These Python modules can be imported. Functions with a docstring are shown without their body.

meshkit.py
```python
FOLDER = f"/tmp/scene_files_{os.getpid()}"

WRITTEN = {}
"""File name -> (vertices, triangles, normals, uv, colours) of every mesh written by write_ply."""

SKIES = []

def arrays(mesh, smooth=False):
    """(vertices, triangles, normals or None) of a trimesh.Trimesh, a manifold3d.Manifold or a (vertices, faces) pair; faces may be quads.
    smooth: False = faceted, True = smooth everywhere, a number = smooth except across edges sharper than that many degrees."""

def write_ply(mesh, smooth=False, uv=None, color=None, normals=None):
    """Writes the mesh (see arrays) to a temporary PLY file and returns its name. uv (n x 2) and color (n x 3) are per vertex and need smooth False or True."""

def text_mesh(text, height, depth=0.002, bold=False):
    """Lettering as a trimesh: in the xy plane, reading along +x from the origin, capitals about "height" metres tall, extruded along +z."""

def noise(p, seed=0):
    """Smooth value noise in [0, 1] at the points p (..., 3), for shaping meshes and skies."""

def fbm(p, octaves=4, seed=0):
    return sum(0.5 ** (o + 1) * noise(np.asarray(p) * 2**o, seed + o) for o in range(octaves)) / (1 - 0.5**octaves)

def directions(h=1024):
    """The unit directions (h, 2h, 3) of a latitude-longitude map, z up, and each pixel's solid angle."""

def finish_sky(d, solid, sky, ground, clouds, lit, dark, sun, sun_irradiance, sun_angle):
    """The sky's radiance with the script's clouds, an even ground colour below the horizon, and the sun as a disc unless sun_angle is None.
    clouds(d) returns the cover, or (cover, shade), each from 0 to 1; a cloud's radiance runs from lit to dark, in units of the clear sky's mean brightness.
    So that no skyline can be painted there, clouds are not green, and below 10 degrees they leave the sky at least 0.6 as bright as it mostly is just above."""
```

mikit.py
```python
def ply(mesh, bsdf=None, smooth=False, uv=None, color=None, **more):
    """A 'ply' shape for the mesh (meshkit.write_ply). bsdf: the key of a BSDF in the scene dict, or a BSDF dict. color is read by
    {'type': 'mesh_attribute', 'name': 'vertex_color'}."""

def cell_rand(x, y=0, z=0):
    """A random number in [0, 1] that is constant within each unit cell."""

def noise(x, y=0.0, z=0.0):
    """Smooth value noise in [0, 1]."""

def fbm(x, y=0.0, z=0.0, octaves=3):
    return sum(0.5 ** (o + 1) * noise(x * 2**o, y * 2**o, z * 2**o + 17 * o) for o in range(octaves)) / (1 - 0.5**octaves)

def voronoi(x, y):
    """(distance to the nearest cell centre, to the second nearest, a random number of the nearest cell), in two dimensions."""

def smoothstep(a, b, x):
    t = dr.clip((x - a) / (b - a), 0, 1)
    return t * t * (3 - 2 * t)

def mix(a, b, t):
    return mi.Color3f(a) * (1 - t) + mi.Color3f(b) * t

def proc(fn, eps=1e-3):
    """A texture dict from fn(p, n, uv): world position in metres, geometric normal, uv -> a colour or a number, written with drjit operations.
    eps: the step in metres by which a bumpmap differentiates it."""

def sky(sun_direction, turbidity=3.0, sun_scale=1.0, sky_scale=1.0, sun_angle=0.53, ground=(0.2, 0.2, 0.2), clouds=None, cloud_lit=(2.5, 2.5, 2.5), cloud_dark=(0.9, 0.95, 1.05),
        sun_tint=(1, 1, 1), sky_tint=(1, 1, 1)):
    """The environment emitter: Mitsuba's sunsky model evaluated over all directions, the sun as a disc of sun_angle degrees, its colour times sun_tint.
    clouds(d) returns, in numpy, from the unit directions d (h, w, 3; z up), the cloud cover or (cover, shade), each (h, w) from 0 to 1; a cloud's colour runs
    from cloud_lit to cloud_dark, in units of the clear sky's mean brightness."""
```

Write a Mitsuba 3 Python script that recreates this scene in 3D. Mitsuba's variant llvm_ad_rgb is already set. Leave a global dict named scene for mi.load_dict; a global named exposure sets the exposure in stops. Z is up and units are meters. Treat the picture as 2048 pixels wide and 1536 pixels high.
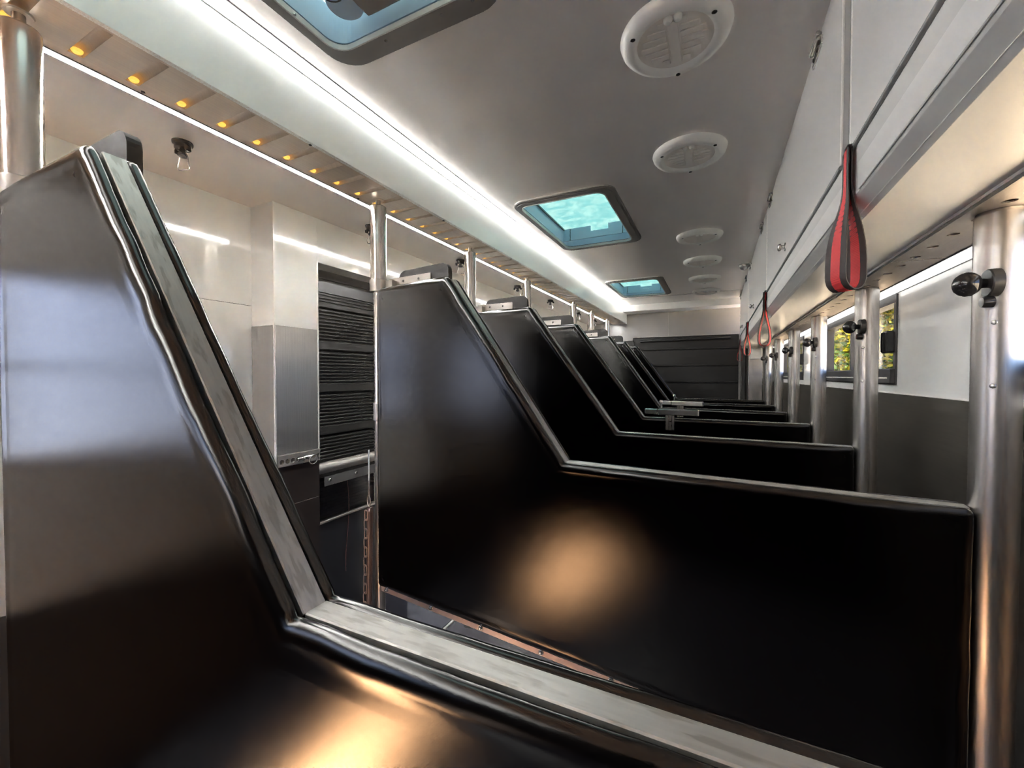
import math, random
import numpy as np, trimesh, mitsuba as mi, drjit as dr, mikit, meshkit
from shapely.geometry import Polygon, Point, box as sbox
from shapely import affinity
from mikit import proc, noise, fbm, smoothstep, mix
T = mi.ScalarTransform4f
scene, labels = {}, {}
H = 1.40                     # the lens is 1.40 m above the floor; meshes below are laid out with z = 0 at the lens height
V3 = lambda *a: np.array(a, float)

# ------------------------------------------------------------------ camera, sky, exposure
FPX = 830.0
TH, DE = math.atan(409 / FPX), math.atan(17 / FPX)
FWD = V3(-math.sin(TH) * math.cos(DE), math.cos(TH) * math.cos(DE), -math.sin(DE))
scene['camera'] = {'type': 'perspective', 'fov': math.degrees(2 * math.atan(1024 / FPX)), 'fov_axis': 'x', 'near_clip': 0.01, 'far_clip': 500.0,
                   'to_world': T().look_at(origin=[0, 0, H], target=list(V3(0, 0, H) + FWD), up=[0, 0, 1])}
SUN = V3(-.43, .09, .90)


def clouds(d):
    n = meshkit.fbm(d * np.array([5, 5, 9.0]), 4, 3)
    return np.clip((n - 0.52) * 2.6, 0, 0.55)


scene['sky'] = mikit.sky(SUN, turbidity=3.0, sun_scale=9.5, sky_scale=1.7, ground=(0.42, 0.41, 0.39), clouds=clouds, cloud_lit=(1.8, 1.8, 1.8), cloud_dark=(1.1, 1.15, 1.2), sun_tint=(1, .93, .82), sky_tint=(.84, .95, 1.22))
exposure = 4.02
LED_CEIL, LED_AISLE, LED_RIGHT = 1.9, 19.5, 0.12
LEDC = V3(1.0, .985, .95)


# ------------------------------------------------------------------ helpers
def put(key, mesh, bsdf, smooth=False, at=None, label=None, cat=None, group=None, kind=None, **more):
    """One entry of the scene; mesh is a trimesh (z = 0 at lens height) or a shape dict made by shape()."""
    d = dict(mesh) if isinstance(mesh, dict) else mikit.ply(mesh, bsdf, smooth=smooth)
    m = T().translate([0, 0, H])
    if at is not None:
        m = m @ (at if not isinstance(at, (tuple, list, np.ndarray)) else T().translate([float(v) for v in at]))
    d['to_world'] = m
    d.update(more)
    assert key not in scene, key
    scene[key] = d
    e = {}
    if label: e['label'] = label
    if cat: e['category'] = cat
    if group: e['group'] = group
    if kind: e['kind'] = kind
    if e: labels[key] = e
    return key


def name(root, label, cat, group=None, kind=None):
    k = root; i = 0
    while k in labels:
        i += 1; k = f'{root}_{i:03d}'
    labels[k] = {'label': label}
    if cat: labels[k]['category'] = cat
    if group: labels[k]['group'] = group
    if kind: labels[k]['kind'] = kind
    return k


def sub(parent, part):
    k = f'{parent}__{part}'; i = 0; b = k
    while k in scene:
        i += 1; k = f'{b}_{i:03d}'
    return k


def shape(mesh, bsdf, smooth=False):
    return mikit.ply(mesh, bsdf, smooth=smooth)


def cat(*ms):
    return trimesh.util.concatenate([m for m in ms])


def box(x0, x1, y0, y1, z0, z1, b=0.0):
    if b <= 0:
        m = trimesh.creation.box(extents=[x1 - x0, y1 - y0, z1 - z0]); m.apply_translation([(x0 + x1) / 2, (y0 + y1) / 2, (z0 + z1) / 2]); return m
    p = []
    for i, x in enumerate((x0, x1)):
        for j, y in enumerate((y0, y1)):
            for k, z in enumerate((z0, z1)):
                sx, sy, sz = (1, -1)[i], (1, -1)[j], (1, -1)[k]
                p += [(x, y + sy * b, z + sz * b), (x + sx * b, y, z + sz * b), (x + sx * b, y + sy * b, z)]
    return trimesh.convex.convex_hull(np.array(p))


def frame_of(d):
    d = np.asarray(d, float) / np.linalg.norm(d)
    a = np.cross(d, [0, 0, 1] if abs(d[2]) < .9 else [1, 0, 0]); a /= np.linalg.norm(a)
    return a, np.cross(d, a), d


def lathe(profile, p0, d, n=28):
    """profile: (radius, height) along direction d from p0, closed at both ends when radius is 0."""
    a, b, d = frame_of(d)
    p0 = np.asarray(p0, float)
    th = np.linspace(0, 2 * np.pi, n, endpoint=False)
    V = []; F = []
    for r, h in profile:
        V.append(p0 + d * h + r * (np.cos(th)[:, None] * a + np.sin(th)[:, None] * b))
    V = np.concatenate(V)
    for i in range(len(profile) - 1):
        for j in range(n):
            q = (i * n + j, i * n + (j + 1) % n, (i + 1) * n + (j + 1) % n, (i + 1) * n + j)
            F += [(q[0], q[1], q[2]), (q[0], q[2], q[3])]
    m = trimesh.Trimesh(V, F, process=False)
    m.merge_vertices(); m.update_faces(m.nondegenerate_faces())
    return m


def cyl(p0, p1, r, n=28, bev=0.0):
    p0, p1 = np.asarray(p0, float), np.asarray(p1, float)
    L = np.linalg.norm(p1 - p0)
    b = bev
    pr = [(0, 0), (r - b, 0), (r, b), (r, L - b), (r - b, L), (0, L)] if b > 0 else [(0, 0), (r, 0), (r, L), (0, L)]
    return lathe(pr, p0, p1 - p0, n)


def tube(pts, r, n=10, closed=False):
    pts = np.asarray(pts, float); N = len(pts)
    if closed:
        t = np.roll(pts, -1, 0) - np.roll(pts, 1, 0)
    else:
        t = np.gradient(pts, axis=0)
    t /= np.linalg.norm(t, axis=1, keepdims=True)
    a = np.cross(t[0], [0.3, 0.2, 0.9]); a /= np.linalg.norm(a)
    V = []
    th = np.linspace(0, 2 * np.pi, n, endpoint=False)
    for i in range(N):
        a = a - t[i] * (a @ t[i]); a /= np.linalg.norm(a); b = np.cross(t[i], a)
        V.append(pts[i] + r * (np.cos(th)[:, None] * a + np.sin(th)[:, None] * b))
    V = np.concatenate(V); F = []
    for i in range(N if closed else N - 1):
        k = (i + 1) % N
        for j in range(n):
            q = (i * n + j, i * n + (j + 1) % n, k * n + (j + 1) % n, k * n + j)
            F += [(q[0], q[1], q[2]), (q[0], q[2], q[3])]
    if not closed:
        F += [(0, j + 1, j) for j in range(1, n - 1)]
        o = (N - 1) * n
        F += [(o, o + j, o + j + 1) for j in range(1, n - 1)]
    m = trimesh.Trimesh(V, F, process=False); trimesh.repair.fix_normals(m)
    return m


AX = {'z': np.eye(4),                                                                     # polygon (x, y), extruded up
      'x': np.array([[0, 0, 1, 0], [1, 0, 0, 0], [0, 1, 0, 0], [0, 0, 0, 1.0]]),          # polygon (y, z), extruded along +x
      'y': np.array([[1, 0, 0, 0], [0, 0, -1, 0], [0, 1, 0, 0], [0, 0, 0, 1.0]])}         # polygon (x, z), extruded along -y


def slab(poly, axis, at, depth):
    """shapely polygon extruded from the plane axis = at by depth (towards +axis)."""
    m = trimesh.util.concatenate([trimesh.creation.extrude_polygon(g, depth, engine='earcut') for g in getattr(poly, 'geoms', [poly])])
    m.apply_transform(AX[axis])
    m.apply_translation({'x': [at, 0, 0], 'y': [0, at + depth, 0], 'z': [0, 0, at]}[axis])
    trimesh.repair.fix_normals(m)
    return m


def rrect(x0, x1, y0, y1, r, n=6):
    return sbox(x0 + r, y0 + r, x1 - r, y1 - r).buffer(r, quad_segs=n)


def rounded(pts, radii, n=6):
    """Polygon with each corner rounded by its radius (counter-clockwise)."""
    out = []; N = len(pts)
    for i in range(N):
        p, a, b = V3(*pts[i]), V3(*pts[i - 1]), V3(*pts[(i + 1) % N]); r = radii[i]
        if r <= 0: out.append(p); continue
        u, w = (a - p) / np.linalg.norm(a - p), (b - p) / np.linalg.norm(b - p)
        half = math.acos(np.clip(u @ w, -1, 1)) / 2
        t = r / math.tan(half); c = p + (u + w) / np.linalg.norm(u + w) * r / math.sin(half)
        s, e = p + u * t - c, p + w * t - c
        a0, a1 = math.atan2(s[1], s[0]), math.atan2(e[1], e[0])
        d = (a1 - a0 + math.pi) % (2 * math.pi) - math.pi
        for k in range(n + 1):
            q = a0 + d * k / n; out.append(c + r * V3(math.cos(q), math.sin(q)))
    return np.array(out)


def resample(P, step):
    out = []
    for i in range(len(P)):
        a, b = P[i], P[(i + 1) % len(P)]; n = max(1, int(np.linalg.norm(b - a) / step))
        for k in range(n): out.append(a + (b - a) * k / n)
    return np.array(out)


def miter(P):
    """inward unit offsets of a counter-clockwise polygon"""
    e = np.roll(P, -1, 0) - P; e /= np.linalg.norm(e, axis=1, keepdims=True)
    n = np.stack([-e[:, 1], e[:, 0]], 1); m = n + np.roll(n, 1, 0)
    return m / np.maximum((m * m).sum(1, keepdims=True), .35) * 2


# ------------------------------------------------------------------ materials
def rgb(*c): return {'type': 'rgb', 'value': list(c)}


def mat(key, **kw):
    d = {'type': 'principled'}
    for k, v in kw.items():
        d[k] = rgb(*v) if isinstance(v, (tuple, list)) else v
    scene[key] = {'type': 'twosided', 'bsdf': d}
    return key


def metal(key, c, a, au=None):
    d = {'type': 'roughconductor', 'distribution': 'ggx', 'specular_reflectance': c if isinstance(c, dict) else rgb(*c), 'material': 'Al'}
    if au: d.update(alpha_u=au, alpha_v=a)
    else: d['alpha'] = a
    scene[key] = {'type': 'twosided', 'bsdf': d}
    return key


def bumped(key, inner, fn, scale, eps=1e-3):
    scene[key] = {'type': 'twosided', 'bsdf': {'type': 'bumpmap', 'arbitrary': proc(fn, eps), 'scale': scale, 'bsdf': inner}}
    return key


GLOSSW = mat('mat_gloss_white', base_color=(.80, .80, .775), roughness=.09, specular=.5)
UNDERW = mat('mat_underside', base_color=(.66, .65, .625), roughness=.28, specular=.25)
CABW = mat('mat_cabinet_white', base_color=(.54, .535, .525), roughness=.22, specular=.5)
CEILW = bumped('mat_ceiling', {'type': 'principled', 'base_color': rgb(.86, .80, .755), 'roughness': .13, 'specular': .55},
               lambda p, n, uv: fbm(p.x * 160, p.y * 160, p.z * 160, 2), .0006)
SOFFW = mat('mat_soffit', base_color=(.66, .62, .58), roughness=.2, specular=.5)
FASCIA = mat('mat_fascia', base_color=(.70, .76, .76), roughness=.07, specular=.55)
BEAMW = mat('mat_beam', base_color=proc(lambda p, n, uv: mix((.40, .35, .30), (.46, .405, .34), fbm(p.x * 300, p.y * 6, 0, 2))), roughness=.35, metallic=.25)
AMBER = mat('mat_amber', base_color=(.85, .5, .12), roughness=.4)
GREYP = mat('mat_grey_plastic', base_color=(.13, .122, .118), roughness=.35, specular=.5)
LIPG = mat('mat_lip_grey', base_color=(.46, .457, .445), roughness=.35)
WALLG = mat('mat_wall_grey', base_color=(.19, .183, .175), roughness=.3)
SHAFT = mat('mat_shaft', base_color=(.34, .45, .58), roughness=.35)
BLACKP = mat('mat_black_plastic', base_color=(.014, .014, .015), roughness=.12, specular=.5)
BLACKM = mat('mat_black_matte', base_color=(.02, .02, .021), roughness=.4)
BOARD = mat('mat_board', base_color=proc(lambda p, n, uv: mix((.012, .011, .011), (.019, .017, .0165), fbm(p.x * 120, p.y * 120, p.z * 120, 3))), roughness=.6, specular=.25)
PLANK = mat('mat_plank', base_color=proc(lambda p, n, uv: mix((.008, .0078, .0075), (.014, .013, .0125), fbm(p.x * 14, p.y * 14, p.z * 240, 3))), roughness=.5, specular=.25)
BROWN = mat('mat_brown_panel', base_color=(.014, .011, .011), roughness=.3)
RUBBER = mat('mat_floor', base_color=proc(lambda p, n, uv: mix((.035, .034, .04), (.06, .058, .066), fbm(p.x * 40, p.y * 40, 0, 3))), roughness=.3)
SILL = mat('mat_sill', base_color=(.030, .032, .045), roughness=.65, specular=.25)
MATTAN = mat('mat_tan_mat', base_color=proc(lambda p, n, uv: mix((.66, .42, .27), (.76, .52, .36), fbm(p.x * 60, p.y * 60, 0, 3))), roughness=.8)
VENTW = mat('mat_vent', base_color=(.90, .87, .81), roughness=.28)
VENTI = mat('mat_vent_louver', base_color=(.84, .78, .71), roughness=.4)
SEAL = mat('mat_seal', base_color=(.13, .14, .145), roughness=.4)
SWITCHW = mat('mat_switch', base_color=(.84, .82, .78), roughness=.4)
WEB = mat('mat_webbing', base_color=(.022, .018, .018), roughness=.7)
WEBR = mat('mat_webbing_red', base_color=proc(lambda p, n, uv: mix((.42, .02, .025), (.6, .05, .05), .5 + .5 * dr.sin((p.z + p.x * .6 + p.y * .6) * 2200))), roughness=.65)
CHROME = metal('mat_chrome', (.86, .85, .82), .05)
STEEL = metal('mat_post_steel', (.60, .58, .55), .10)
STEELP = metal('mat_post_polished', (.80, .76, .70), .06)
SATIN = metal('mat_satin_steel', proc(lambda p, n, uv: mix((.42, .40, .375), (.50, .48, .45), noise(p.x * 8, p.y * 30, p.z * 900))), .24)
WALLST = metal('mat_wall_steel', proc(lambda p, n, uv: mix((.20, .19, .17), (.26, .245, .22), noise(p.x * 8, p.y * 8, p.z * 700))), .14)
PILST = metal('mat_pillar_steel', proc(lambda p, n, uv: mix((.28, .275, .265), (.36, .355, .34), noise(p.x * 900, p.y * 900, p.z * 9))), .19)
PLATE = metal('mat_rail_plate', proc(lambda p, n, uv: mix((.50, .45, .41), (.60, .55, .50), noise(p.x * 700, p.y * 6, p.z * 6))), .2)


def alu(p, n, uv):
    w = fbm(p.x * 22, p.y * 260, p.z * 22, 3); s = smoothstep(.5, .68, fbm(p.x * 30, p.y * 150, p.z * 30 + 9, 3))
    return mix(mix((.30, .30, .285), (.40, .40, .38), w), (.19, .185, .165), s * .6)


ALU = mat('mat_aluminium', base_color=proc(alu), metallic=.85, roughness=.42)
VINYL = bumped('mat_vinyl', {'type': 'roughplastic', 'distribution': 'beckmann', 'alpha': .06, 'int_ior': 1.52, 'nonlinear': True, 'diffuse_reflectance': rgb(.0012, .001, .0014)},
               lambda p, n, uv: .5 + .25 * dr.sin((p.x + p.z) * 2600) + .25 * dr.sin((p.x - p.z) * 2600) + .5 * fbm(p.x * 60, p.y * 60, p.z * 60, 2), .000014, 2e-4)
scene['mat_led'] = {'type': 'diffuse', 'reflectance': rgb(.8, .8, .78)}
scene['mat_tint'] = {'type': 'thindielectric', 'int_ior': 1.5, 'specular_transmittance': rgb(.45, .45, .435), 'specular_reflectance': rgb(1, 1, 1)}
scene['mat_clear'] = {'type': 'thindielectric', 'int_ior': 1.5}
scene['mat_frost_pale'] = {'type': 'principledthin', 'base_color': rgb(.024, .040, .050), 'diff_trans': 1.7, 'roughness': .4}
scene['mat_frost'] = {'type': 'principledthin', 'base_color': proc(lambda p, n, uv: mix((.0052, .0165, .0215), (.0095, .0215, .0262), smoothstep(.3, .7, fbm(p.x * 26 + 3 * fbm(p.y * 9, p.x * 9, 1, 2), p.y * 26, 0, 4)))),
                      'diff_trans': 1.7, 'roughness': .4}
for i, c in enumerate([(.19, .19, .014), (.05, .105, .024), (.25, .215, .028)]):
    scene[f'mat_leaf_{i}'] = {'type': 'principledthin', 'base_color': rgb(*c), 'diff_trans': .8, 'roughness': .5}
BARK = mat('mat_bark', base_color=(.12, .09, .06), roughness=.8)
GRAVEL = mat('mat_ground', base_color=proc(lambda p, n, uv: mix((.24, .24, .235), (.33, .33, .32), fbm(p.x * 9, p.y * 9, 0, 4))), roughness=.9)

# ------------------------------------------------------------------ the shell: floor, ceilings, walls
ZC, ZA, XF, YF = .91, .72, -1.10, 5.76          # main ceiling, aisle ceiling, fascia, far wall
XR, XL, XC = .60, -1.80, -1.65                  # right wall, left recess, left wall / pillar face
YB = -2.4
put('floor', box(XL - .05, XR + .05, YB - .05, YF + .3, -H - .05, -H), RUBBER, kind='structure', label='dark rubber floor under the partitions')
HATCH = [(-.985, -.45, .02, .905), (-.985, -.452, 1.975, 2.89), (-.985, -.452, 4.01, 4.90)]
HOLE = [(a + .030, b - .045, c + .035, d - .060) for a, b, c, d in HATCH]
cp = sbox(XF - .03, YB, XR + .05, 5.03)
for h in HOLE: cp = cp.difference(rrect(h[0], h[1], h[2], h[3], .05))
put('ceiling', slab(cp, 'z', ZC, .03), CEILW, kind='structure', label='glossy grey ceiling panel with round vents and roof hatches')
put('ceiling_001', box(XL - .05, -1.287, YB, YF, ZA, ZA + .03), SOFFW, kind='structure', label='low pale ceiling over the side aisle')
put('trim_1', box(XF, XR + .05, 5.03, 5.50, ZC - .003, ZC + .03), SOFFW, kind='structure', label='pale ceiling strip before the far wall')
put('trim_2', box(XF, .30, 5.496, YF, .828, ZC), SWITCHW, kind='structure', label='bright white boxed trim along the top of the far wall')
put('trim_3', box(XF - .014, XF, YB, YF, .70, ZC), FASCIA, kind='structure', label='glossy pale fascia above the aisle')
# slotted underside of the bulkhead over the aisle
SLOTS = [.404 + .098 * k for k in range(-9, 56)]
bp_ = sbox(-1.287, YB, XF - .0005, YF)
slots = [s for s in SLOTS if s < YF - .1]
for s in slots:
    bp_ = bp_.difference(sbox(-1.262, s - .0085, -1.122, s + .0085).buffer(.004, quad_segs=3).intersection(sbox(-1.262, s - .02, -1.12, s + .02)))
put('trim_4', slab(bp_, 'z', .70, .004), BEAMW, kind='structure', label='beige slotted underside of the bulkhead with a row of short slots')
put('trim_4__backing', box(-1.292, XF - .015, YB, YF, .7175, .7198), BEAMW)
def dent():
    n, m = 10, 17
    V = []; F = []
    for i in range(m):
        x = -.0735 + .146 * i / (m - 1); e = min(1, (i / 2.2), (m - 1 - i) / 2.2); e = math.sqrt(max(0, 1 - (1 - e) ** 2))
        for j in range(n + 1):
            a = math.pi * j / n
            V.append((x, -.0128 * math.cos(a), .0125 * math.sin(a) * e))
    for i in range(m - 1):
        for j in range(n):
            q = (i * (n + 1) + j, i * (n + 1) + j + 1, (i + 1) * (n + 1) + j + 1, (i + 1) * (n + 1) + j); F += [(q[0], q[1], q[2]), (q[0], q[2], q[3])]
    return trimesh.Trimesh(V, F, process=False)


tray = shape(dent(), BEAMW, 50)
AMB = shape(lathe([(0, 0), (.0075, .0), (.010, .003), (.0105, .006), (0, .006)], (0, 0, 0), (0, 0, 1), 16), AMBER, 40)
for s in slots:
    put(sub('trim_4', 'slot_tray'), tray, None, at=(-1.192, s, .7035))
    put(sub('trim_4', 'amber_light'), AMB, None, at=(-1.253, s, .7012), emitter={'type': 'area', 'radiance': rgb(.07, .037, .006)})
rv = shape(lathe([(0, 0), (.004, 0), (.0045, .002), (.0, .003)], (0, 0, 0), (0, 0, -1), 10), BOARD)
for k in range(18):
    put(sub('trim_4', 'rivet'), rv, None, at=(-1.276 if k % 2 else -1.112, -.5 + .343 * k, .70))


def led(key, pts, c, lab, kind=None, parent=None):
    """a diffuser strip: quad prism between two long edges, emitting from its exposed face."""
    a, b = V3(*pts[0]), V3(*pts[1])
    y0, y1 = pts[2]
    m = trimesh.Trimesh([[a[0], y0, a[1]], [b[0], y0, b[1]], [b[0], y1, b[1]], [a[0], y1, a[1]]], [[0, 1, 2], [0, 2, 3]], process=False)
    d = mikit.ply(m, 'mat_led')
    return put(key, d, None, emitter={'type': 'area', 'radiance': rgb(*(LEDC * c))}, label=lab, cat='light' if lab else None)


def led_thing(root, label, pts, outward, c, n=1):
    k = name(root, label, 'light strip')
    a, b = V3(*pts[0]), V3(*pts[1]); y0, y1 = pts[2]; o = V3(*outward)
    m = trimesh.Trimesh([[a[0], y0, a[1]], [b[0], y0, b[1]], [b[0], y1, b[1]], [a[0], y1, a[1]]], [[0, 1, 2], [0, 2, 3]], process=False)
    nn = m.face_normals[0]
    if nn[0] * o[0] + nn[2] * o[1] < 0: m.invert()
    put(sub(k, 'diffuser'), m, 'mat_led', emitter={'type': 'area', 'radiance': rgb(*(LEDC * c))})
    w = (b - a) / np.linalg.norm(b - a)
    for p in (a - w * .0015, b + w * .0015):
        put(sub(k, 'channel'), box(p[0] - .0012, p[0] + .0012, y0, y1, p[1] - .0012, p[1] + .0012), SEAL)
    return k


led_thing('light_strip', 'long bright white light strip in the corner between the ceiling and the glossy fascia', [(XF + .002, .889), (-1.074, ZC - .002), (YB, 5.494)], (1, -1), LED_CEIL)
led_thing('light_strip', 'thin bright light strip along the aisle edge of the slotted beige bulkhead', [(-1.308, .6985), (-1.289, .6985), (YB, 5.55)], (0, -1), LED_AISLE)
led_thing('light_strip', 'bright white light strip above the windows behind the right row of posts', [(.548, .311), (.597, .307), (YB, 5.45)], (0, -1), LED_RIGHT)

# left wall: recess with two windows behind the camera, steel-clad pillar, door opening, long wall
LW = [(.50, .80), (-.75, .12), (-2.25, -.95)]
wl, wg = sbox(.42, -H, 1.115, ZA), sbox(YB, -H, .42, ZA)
for a, b in LW: wl, wg = wl.difference(sbox(a, -.25, b, .30)), wg.difference(sbox(a, -.25, b, .30))
put('wall_left_002', slab(wg, 'x', XL - .03, .03), WALLG, kind='structure', label='grey side door panel of the aisle behind the camera')
put('wall_left', slab(wl, 'x', XL - .03, .03), GLOSSW, kind='structure', label='glossy white recessed wall of the side aisle')
put('wall_left__seam_strip', box(XL - .001, XL + .0012, .82, 1.113, .2985, .3005), WALLG)
put('wall_left__lower_panel', box(XL, XL + .003, YB, 1.1125, -H, -.68), mat('mat_kick_panel', base_color=(.012, .011, .011), roughness=.7, specular=.1), label='dark brown lower panel')
for a, b in LW:
    k = f'window_{5 + LW.index((a, b))}'
    labels[k] = {'kind': 'structure', 'label': 'window in the aisle wall seen only in reflections'}
    fr = sbox(a, -.25, b, .30).difference(sbox(a + .015, -.235, b - .015, .285))
    put(k + '__frame', slab(fr, 'x', XL - .035, .04), BLACKM)
    put(k + '__bar', box(XL - .02, XL, a, b, .02, .035), BLACKM)
    put(k + '__pane', slab(sbox(a + .01, -.24, b - .01, .29), 'x', XL - .02, .0005).slice_plane([XL - .0197, 0, 0], [1, 0, 0]) if False else trimesh.Trimesh([[XL - .02, a, -.25], [XL - .02, b, -.25], [XL - .02, b, .3], [XL - .02, a, .3]], [[0, 1, 2], [0, 2, 3]]), 'mat_clear')
YD0, YD1, ZD = 1.322, 1.78, .52
put('wall_left_001', cat(box(XL - .03, XC, 1.115, YD0, -H, ZA), box(XL - .03, XC, YD0 + .001, YD1, ZD, ZA), box(XL - .03, XC, YD1, YF, -H, ZA)), GLOSSW, kind='structure', label='glossy white aisle wall with the pillar beside the ramp door')
put('wall_left_001__pillar_cladding', cat(box(XC, XC + .0025, 1.1125, YD0 + .001, -.39, .21), box(XL + .0, XC + .0025, 1.1125, 1.115, -.39, .21)), PILST, label='brushed steel cladding')
put('wall_left_001__lower_panel', cat(box(XC, XC + .003, 1.1125, YD0 + .001, -.5575, -.39), box(XC, XC + .003, 1.1125, YD0 + .001, -H, -.5605)), BROWN, label='dark brown lower panel')
put('wall_left_001__panel_joint', box(XC, XC + .0035, 1.113, YD0, -.5602, -.558), SATIN)
put('wall_left_001__edge_trim', box(XC - .002, XC + .004, YD0 - .004, YD0 + .003, -.39, ZD), SWITCHW)
put('wall_left_001__edge_trim_001', box(XC - .004, XC + .003, 1.111, 1.117, -.39, ZA), SWITCHW)
put('wall_left_001__lower_cladding', box(XC, XC + .002, YD1 + .002, YF, -H, -.07), WALLST)

# right wall
WR = [(-1.67, -.53), (.17, 1.31), (2.01, 3.15), (3.85, 4.99)]
wr = sbox(YB, -H, YF + .1, .36)
for a, b in WR: wr = wr.difference(sbox(a, -.035, b, .303))
put('wall_right', slab(wr, 'x', XR, .04), GLOSSW, kind='structure', label='white wall panel behind the right row of posts')
put('wall_right__lower_cladding', box(XR - .003, XR, YB, YF, -H, -.068), WALLST, label='dark brushed steel cladding')
put('wall_right__cladding_edge', box(XR - .005, XR, YB, YF, -.068, -.064), SWITCHW)
hs = shape(box(-.004, .001, -.045, .045, -.02, .02, .002), BLACKP)
for i, (a, b) in enumerate(WR):
    k = f'window_{i + 1}'
    labels[k] = {'kind': 'structure', 'label': ['black framed side window behind the camera', 'black framed side window just outside the right edge', 'nearest black framed window with hedge behind it', 'farther black framed window between the right posts'][i]}
    fr = sbox(a, -.035, b, .303).difference(sbox(a + .022, .027, b - .022, .272))
    put(k + '__frame', slab(fr, 'x', XR - .006, .046), BLACKM)
    put(k + '__blind_box', box(XR - .02, XR + .0, a + .004, b - .004, -.03, .025, .002), BLACKM)
    put(k + '__blind_line', box(XR - .022, XR - .019, a + .03, b - .004, -.012, -.007), SWITCHW)
    put(k + '__mullion', box(XR - .002, XR + .03, a + .585, a + .605, .02, .275), BLACKM)
    put(k + '__mullion_edge', box(XR - .004, XR - .001, a + .592, a + .597, .027, .272), SATIN)
    put(k + '__handle', cat(box(XR - .03, XR + .0, a + .012, a + .075, .085, .168, .006), box(XR - .034, XR - .029, a + .03, a + .036, .09, .163), box(XR - .034, XR - .029, a + .05, a + .056, .09, .163)), BLACKP)
    put(k + '__pane', trimesh.Trimesh([[XR + .015, a, -.03], [XR + .015, b, -.03], [XR + .015, b, .3], [XR + .015, a, .3]], [[0, 1, 2], [0, 2, 3]]), 'mat_tint')

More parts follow.
